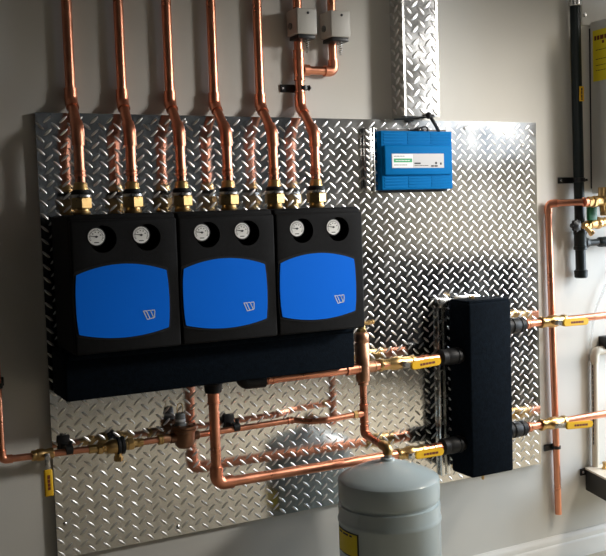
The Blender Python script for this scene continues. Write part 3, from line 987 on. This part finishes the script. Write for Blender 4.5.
# narrow cover strip of tread plate left of the control box
sx0, sx1, sz0, sz1 = 1.020, 1.050, .990, 1.192
cs = thing('cover_strip', 'narrow upright tread plate strip left of the blue control box', 'metal strip', ((sx0 + sx1) / 2, 0, sz0))
sm = MB().boxd(sx0, sx1, 0.0022, .016, sz0, sz1, .001)
add_lugs(sm, (sx0, -.016, sz0), (1, 0, 0), (0, 0, 1), (0, -1, 0), lo_x=0, hi_x=sx1 - sx0, lo_z=0, hi_z=sz1 - sz0, ox=.009, oz=.010, px=.024, pz=.020, L=.010, Wd=.004)
sm.build('strip', M['alu'], cs, angle=25).data.materials.append(M['alu_lug'])
MB().boxd(sx1 - .001, sx1 + .004, .0022, .019, sz0, sz1, .0008).build('edge_trim', M['alu_edge'], cs)

# ------------------------------------------------------------------ tall copper discharge pipe on the right
TDp = -.002
e1 = at(548, 203.5, TDp); e0 = at(558.5, 514, TDp); e2 = at(584, 202, .105)
t = thing('discharge_pipe', 'tall copper relief pipe hanging right of the plate, open at its lower end', 'copper pipe', e0)
MB().tube([e2, e1, e0], .0120, .020, 22).build('pipe', M['copper'], t)
elbow(t, mid(e1, e2, .036), e1, mid(e1, e0, .036), .0142, .020)
sleeve(t, e2 + Vector((-.002, 0, 0)), e2 + Vector((.02, 0, 0)), .0165)
p = at(557, 447, TDp)
px = e1.x + (e0.x - e1.x) * ((e1.z - p.z) / (e1.z - e0.z))
k2 = thing('pipe_strap', 'black strap on the tall copper pipe below the lower valve', 'pipe clip', (px, YB, p.z))
MB().lathe(V(px, TDp, p.z - .006), (0, 0, 1), [(0, .0125), (.001, .0165), (.011, .0165), (.012, .0125)], 22).build('collar', M['black'], k2)
MB().boxd(px - .006, px + .006, WALL + .0005, TDp - .011, p.z - .005, p.z + .005).build('arm', M['black'], k2)
MB().boxd(px - .045, px + .010, WALL + .0005, WALL + .008, p.z - .012, p.z + .012, .002).build('base', M['black'], k2)

# ------------------------------------------------------------------ black drain pipe
DD = .012
g0 = at(581, 278, DD); g2 = at(575, 5, DD)
dx = g0.x - g2.x
dp = thing('drain_pipe', 'thick dark vertical plastic pipe with capped lower end beside the heater', 'plastic pipe', g0)
RD = .0185
def dpt(z):
    return V(g0.x + (g2.x - g0.x) * (z - g0.z) / (g2.z - g0.z), DD, z)
MB().tube([dpt(g0.z + .01), dpt(g2.z)], RD, 0, 24).build('pipe', M['drain'], dp)
MB().lathe(dpt(g0.z), (0, 0, 1), [(0, .018), (.003, .0235), (.026, .0245), (.028, .0245), (.030, .0205), (.034, .019)], 26).build('end_cap', M['drain'], dp)
zt_ = at(580, 238, DD).z
zlo = at(580, 250, DD).z
MB().lathe(dpt(zlo), (0, 0, 1), [(0, .0215), (.002, .0245), (.012, .0245), (.014, .0225), (.055, .0225), (.058, .0245), (.070, .0245), (.072, .021)], 26).build('tee', M['drain'], dp)
zb_ = at(600, 242, DD).z
ax_ = dpt(zb_)
MB().tube([ax_ + Vector((.015, 0, 0)), ax_ + Vector((.36, 0, 0))], .0125, 0, 20).build('side_arm', M['drain'], dp)
MB().lathe(ax_ + Vector((.018, 0, 0)), (1, 0, 0), [(0, .020), (.010, .020), (.024, .0145), (.026, .012)], 22).build('side_socket', M['drain'], dp)
MB().lathe(ax_ + Vector((.085, 0, 0)), (1, 0, 0), [(0, .013), (.008, .0185), (.05, .0195), (.06, .016)], 22).build('side_socket', M['drain'], dp)
MB().cyl(dpt(g2.z - .004), dpt(CEIL - .002), .0225, 24).build('metal_sleeve', M['steel'], dp)
# yellow tag on the pipe
q0 = at(579.5, 87, DD); q1 = at(579.5, 102, DD)
mid_ = dpt((q0.z + q1.z) / 2)
MB().boxd(mid_.x - .006, mid_.x + .014, DD + RD - .004, DD + RD + .002, q1.z, q0.z, .001).build('tag', M['yellow'], dp)
mk = MB()
dashes(mk, (mid_.x + .006, -(DD + RD + .0022), q1.z + .004), (0, 0, 1), (-1, 0, 0), (q0.z - q1.z) * .8, .006, 4, 21)
mk.build('tag_marks', M['ink'], dp)
# strap of the drain pipe
p = at(578, 180, DD)
c = dpt(p.z)
k3 = thing('pipe_strap', 'black strap holding the dark plastic pipe to the wall', 'pipe clip', (c.x, YB, p.z))
MB().lathe(c + Vector((0, 0, -.008)), (0, 0, 1), [(0, RD), (.001, RD + .004), (.015, RD + .004), (.016, RD)], 24).build('collar', M['black'], k3)
xa = at(558.5, 180, -.014).x
MB().boxd(xa, c.x, WALL + .0005, WALL + .006, p.z - .011, p.z + .011, .002).build('arm', M['black'], k3)
MB().lathe(V(xa + .012, WALL + .006, p.z), (0, -1, 0), [(0, .0045), (.002, .004), (.003, .001)], 12).build('screw', M['steel'], k3)
MB().boxd(c.x + .016, c.x + .040, DD - .003, DD + .003, p.z - .004, p.z + .004).build('tip', M['black'], k3)

# black hose valve screwed into the drain pipe
hv = thing('hose_valve', 'brass drain valve with a black knurled wheel in front of the dark plastic pipe', 'valve', at(582, 226, .06))
hw = at(577.5, 225.5, .065)
hub = MB()
hub.lathe(hw + Vector((0, .030, 0)), (0, -1, 0), [(0, .008), (.014, .008), (.016, .012), (.018, .019), (.030, .019), (.032, .014), (.036, .006)], 20)
for k in range(8):
    a = 2 * PI * k / 8
    hub.sphere(hw + Vector((.0185 * math.cos(a), .006, .0185 * math.sin(a))), .0062)
hub.build('hand_wheel', M['black'], hv)
hb = MB()
qa = hw + Vector((.012, .004, -.002))
qb_ = at(606, 222, .07)
hb.cyl(qa + Vector((.018, 0, 0)), qa + Vector((.038, 0, .003)), .0115, 18)
hb.hexnut(qa + Vector((.036, 0, .003)), qa + Vector((.050, 0, .004)), .0170)
hb.cyl(qa + Vector((.048, 0, .004)), qa + Vector((.085, 0, .008)), .0180, 20)
hb.sphere(qa + Vector((.088, 0, .008)), .0225)
hb.cyl(qa + Vector((.088, 0, .008)), qa + Vector((.165, 0, .014)), .0175, 20)
hb.build('body', M['brass'], hv)
nb = MB()
nb.cyl(qa + Vector((.028, -.004, -.004)), qa + Vector((.046, -.010, -.026)), .009, 16)
nb.hexnut(qa + Vector((.044, -.009, -.022)), qa + Vector((.052, -.012, -.032)), .0115)
nb.build('spout', M['brass'], hv)

# brass relief valve with a green lever at the end of the discharge pipe
rv = thing('relief_valve', 'brass relief valve with a green lever under the grey heater', 'valve', e2)
rb = MB()
rb.hexnut(e2 + Vector((.014, 0, 0)), e2 + Vector((.030, 0, 0)), .0195)
rb.cyl(e2 + Vector((.028, 0, 0)), e2 + Vector((.040, 0, 0)), .0155, 18)
rb.hexnut(e2 + Vector((.038, 0, 0)), e2 + Vector((.050, 0, 0)), .0215)
rb.cyl(e2 + Vector((.048, 0, 0)), e2 + Vector((.095, 0, .002)), .0190, 20)
rb.sphere(e2 + Vector((.092, 0, .002)), .0255)
rb.cyl(e2 + Vector((.092, 0, .004)), e2 + Vector((.092, 0, .050)), .0185, 20)
rb.cyl(e2 + Vector((.092, 0, .004)), e2 + Vector((.092, -.006, -.036)), .0165, 20)
rb.hexnut(e2 + Vector((.092, -.006, -.034)), e2 + Vector((.092, -.006, -.050)), .0190)
rb.build('body', M['brass'], rv)
gl = e2 + Vector((.068, .03, -.040))
MB().box(gl + Vector((-.022, -.008, -.026)), gl + Vector((.018, .008, .022)), .004, 2).build('lever', M['green_lever'], rv)

# ------------------------------------------------------------------ wall hung heater at the right edge
hxl = at(588.0, 100, WALL).x
hzb = at(590, 194, WALL).z
hzt = at(592, 23.5, WALL).z
ht = thing('water_heater', 'grey wall hung water heater with a yellow notice at the right edge', 'water heater', (hxl + .2, YB, hzb))
MB().boxd(hxl, hxl + .40, WALL + .012, .24, hzb, hzt, .006, 3).build('casing', M['heater'], ht)
MB().boxd(hxl + .008, hxl + .39, WALL + .0005, WALL + .012, hzb + .02, hzt - .02).build('back_frame', M['black'], ht)
fx0 = at(581, 18, WALL).x
fz0, fz1 = at(585, 25.5, WALL).z, at(585, 7, WALL).z
MB().boxd(fx0, hxl + .40, WALL + .0005, WALL + .006, fz0, fz1 + .06, .001).build('mounting_flange', M['heater'], ht)
sp = at(584.5, 15, WALL + .006)
MB().hexnut(V(sp.x, WALL + .006, sp.z), V(sp.x, WALL + .013, sp.z), .0075).build('bolt', M['steel'], ht)
# notice on the casing's left side, which faces the camera
def hside(x, y):
    """point on the casing's left side that reads at pixel x, y"""
    d = FWD + RIGHT * ((x - CX) / F_PX) - UP * ((y - CY) / F_PX)
    return CAM + d * ((hxl - CAM.x) / d.x)
la = hside(592.8, 31); lbm = hside(592.8, 82)
lz1, lz0 = la.z, lbm.z
ly = la.y
nl = MB().box((hxl - .0009, ly - .135, lz0), (hxl, ly, lz1)).build('notice_label', M['ylabel'], ht)
mk = MB()
H_ = lz1 - lz0
dashes(mk, (hxl - .0009, ly - .008, lz1 - H_ * .20), (0, -1, 0), (0, 0, 1), .118, H_ * .085, 7, 31)
dashes(mk, (hxl - .0009, ly - .045, lz1 - H_ * .28), (0, -1, 0), (0, 0, 1), .010, H_ * .06, 1, 33)
for k, fz in enumerate((.40, .58, .70, .80)):
    dashes(mk, (hxl - .0009, ly - .014, lz1 - H_ * fz), (0, -1, 0), (0, 0, 1), .11, H_ * .012, 8, 40 + k)
mk.build('notice_marks', M['red_ink'], nl)

# ------------------------------------------------------------------ condensate pump and white pipe
DPV = -.002
w0 = at(595.5, 470, DPV); w2 = at(594.5, 346, DPV)
xw = (w0.x + w2.x) / 2
zwt = at(597, 351, DPV).z
pv = thing('condensate_pipe', 'white plastic pipe with elbow rising from the black pump', 'plastic pipe', (xw, -DPV, w0.z))
cw = V(xw, DPV, zwt)
MB().tube([V(xw, DPV, w0.z - .01), cw, V(xw + .5, DPV, zwt + .002)], .0130, .018, 22).build('pipe', M['pvc'], pv)
elbow(pv, cw + Vector((0, 0, -.040)), cw, cw + Vector((.042, 0, 0)), .0165, .022, 'pvc')
mk = MB()
vdir = (CAM - cw); vdir.z = 0; vdir.normalize()
side = Vector((-vdir.y, vdir.x, 0))
pm_ = V(xw, DPV, w0.z + .10) + vdir * .0128 - side * .0045
dashes(mk, pm_, (0, 0, 1), -side, .30, .004, 16, 51)
mk.build('pipe_marks', M['ink'], pv)
kc = at(604.5, 336, DPV)
MB().boxd(kc.x - .012, kc.x + .06, DPV - .02, DPV + .022, zwt + .006, zwt + .052, .003).build('clamp', M['black'], pv)

zpt = at(588, 470, .0).z
zpb = at(588, 490.5, .0).z
pxl = at(588, 480, .0).x
pu = thing('condensate_pump', 'black condensate pump with white lid on the wall at the right edge', 'pump', (pxl + .12, YB, zpb))
pum = MB()
A_ = [(pxl, -.012), (pxl - .045, .150), (pxl + .30, .150), (pxl + .30, -.012)]
pum.solid([V(x, d, zpb) for x, d in A_], [V(x, d, zpt) for x, d in A_])
pum.build('reservoir', M['black'], pu)
pum = MB()
A2 = [(pxl - .002, -.012), (pxl - .048, .153), (pxl + .30, .153), (pxl + .30, -.012)]
pum.solid([V(x, d, zpt) for x, d in A2], [V(x, d, zpt + .007) for x, d in A2])
pum.build('lid', M['pvc'], pu)
MB().boxd(pxl - .022, pxl + .01, WALL + .0005, -.012, zpt - .022, zpt + .004, .002).build('mounting_ear', M['black'], pu)
MB().lathe(V(pxl - .011, -.012, zpt - .010), (0, -1, 0), [(0, .005), (.002, .004)], 12).build('ear_screw', M['steel'], pu)
MB().lathe(V(pxl + .045, .04, zpt + .007), (0, 0, 1), [(0, .011), (.006, .011), (.008, .007), (.018, .007), (.020, .009), (.026, .009)], 16).build('hose_barb', M['brass'], pu)

# clear tube
vt_ = thing('clear_tube', 'thin clear plastic tube curving down the wall to the pump', 'tube', at(592, 460, -.008))
pts = [at(622, 262, .0), at(606, 285, .0), at(597, 306, -.004), at(592.5, 325, -.008), at(590, 345, -.010), at(590, 400, -.010), V(at(590, 466, -.010).x, -.010, zpt + .008)]
MB().tube(pts, .0055, .06, 12).build('tube', M['vinyl'], vt_)

# ------------------------------------------------------------------ light
w = bpy.data.worlds.new('world')
SC.world = w
w.use_nodes = True
w.node_tree.nodes['Background'].inputs['Color'].default_value = (0.80, 0.90, 1.0, 1)
w.node_tree.nodes['Background'].inputs['Strength'].default_value = 0.72


def spotl(name, loc, target, power, col, size, blend, radius):
    l = bpy.data.lights.new(name, 'SPOT')
    l.energy = power
    l.color = col
    l.spot_size = math.radians(size)
    l.spot_blend = blend
    l.shadow_soft_size = radius
    o = bpy.data.objects.new(name, l)
    o.location = loc
    o.rotation_euler = (Vector(target) - Vector(loc)).to_track_quat('-Z', 'Y').to_euler()
    COL.objects.link(o)


def area(name, loc, target, sx, sy, power, col, spread=180):
    l = bpy.data.lights.new(name, 'AREA')
    l.shape = 'RECTANGLE'
    l.size, l.size_y = sx, sy
    l.energy = power
    l.color = col
    l.spread = math.radians(spread)
    o = bpy.data.objects.new(name, l)
    o.location = loc
    o.rotation_euler = (Vector(target) - Vector(loc)).to_track_quat('-Z', 'Y').to_euler()
    COL.objects.link(o)
    return o


a, b, c, d = WINS[1]
a, b, c, d = WINS[1]
area('window_daylight', (XR + .02, (a + b) / 2, (c + d) / 2), (XR - 1.0, (a + b) / 2 + .95, (c + d) / 2 - .45), b - a - .1, d - c - .1, 38, (.78, .89, 1.0), 120)
area('ceiling_lamp', (2.7, -1.0, CEIL - .03), (2.4, -.8, 0), .5, .3, 18, (1.0, .90, .76), 130)
area('added_room_fill', (2.4, -2.6, CEIL - .03), (2.4, -2.55, 0), .6, .6, 25, (1.0, .96, .89), 100)  # added fill, brightens the floor and right wall mirrored in the plate
spotl('added_front_spot', (3.2, -1.9, 1.93), (1.16, 0, .93), 700, (1.0, .965, .91), 36, 1.0, .32)  # added spot on the equipment fronts, cone shaped to leave the left darker
spotl('added_heater_fill', (-1.0, -3.5, 1.75), (2.0, 0, 1.25), 60, (1.0, .93, .82), 26, 1.0, .3)  # added fill spot, brightens the heater's left side; no door stands here

# ------------------------------------------------------------------ camera object and view
cd_ = bpy.data.cameras.new('camera')
cd_.sensor_fit = 'HORIZONTAL'
cd_.sensor_width = 36.0
cd_.lens = F_PX / 606.0 * 36.0
cd_.clip_start = 0.01
co = bpy.data.objects.new('camera', cd_)
co.matrix_world = Matrix(((RIGHT.x, UP.x, -FWD.x, CAM.x), (RIGHT.y, UP.y, -FWD.y, CAM.y), (RIGHT.z, UP.z, -FWD.z, CAM.z), (0, 0, 0, 1)))
COL.objects.link(co)
SC.camera = co

for o in bpy.data.objects:
    if '_w' in o:
        del o['_w']
vs = SC.view_settings
vs.view_transform = 'Standard'
vs.look = 'None'
vs.gamma = 1.0
vs.use_curve_mapping = False
vs.exposure = 0.0
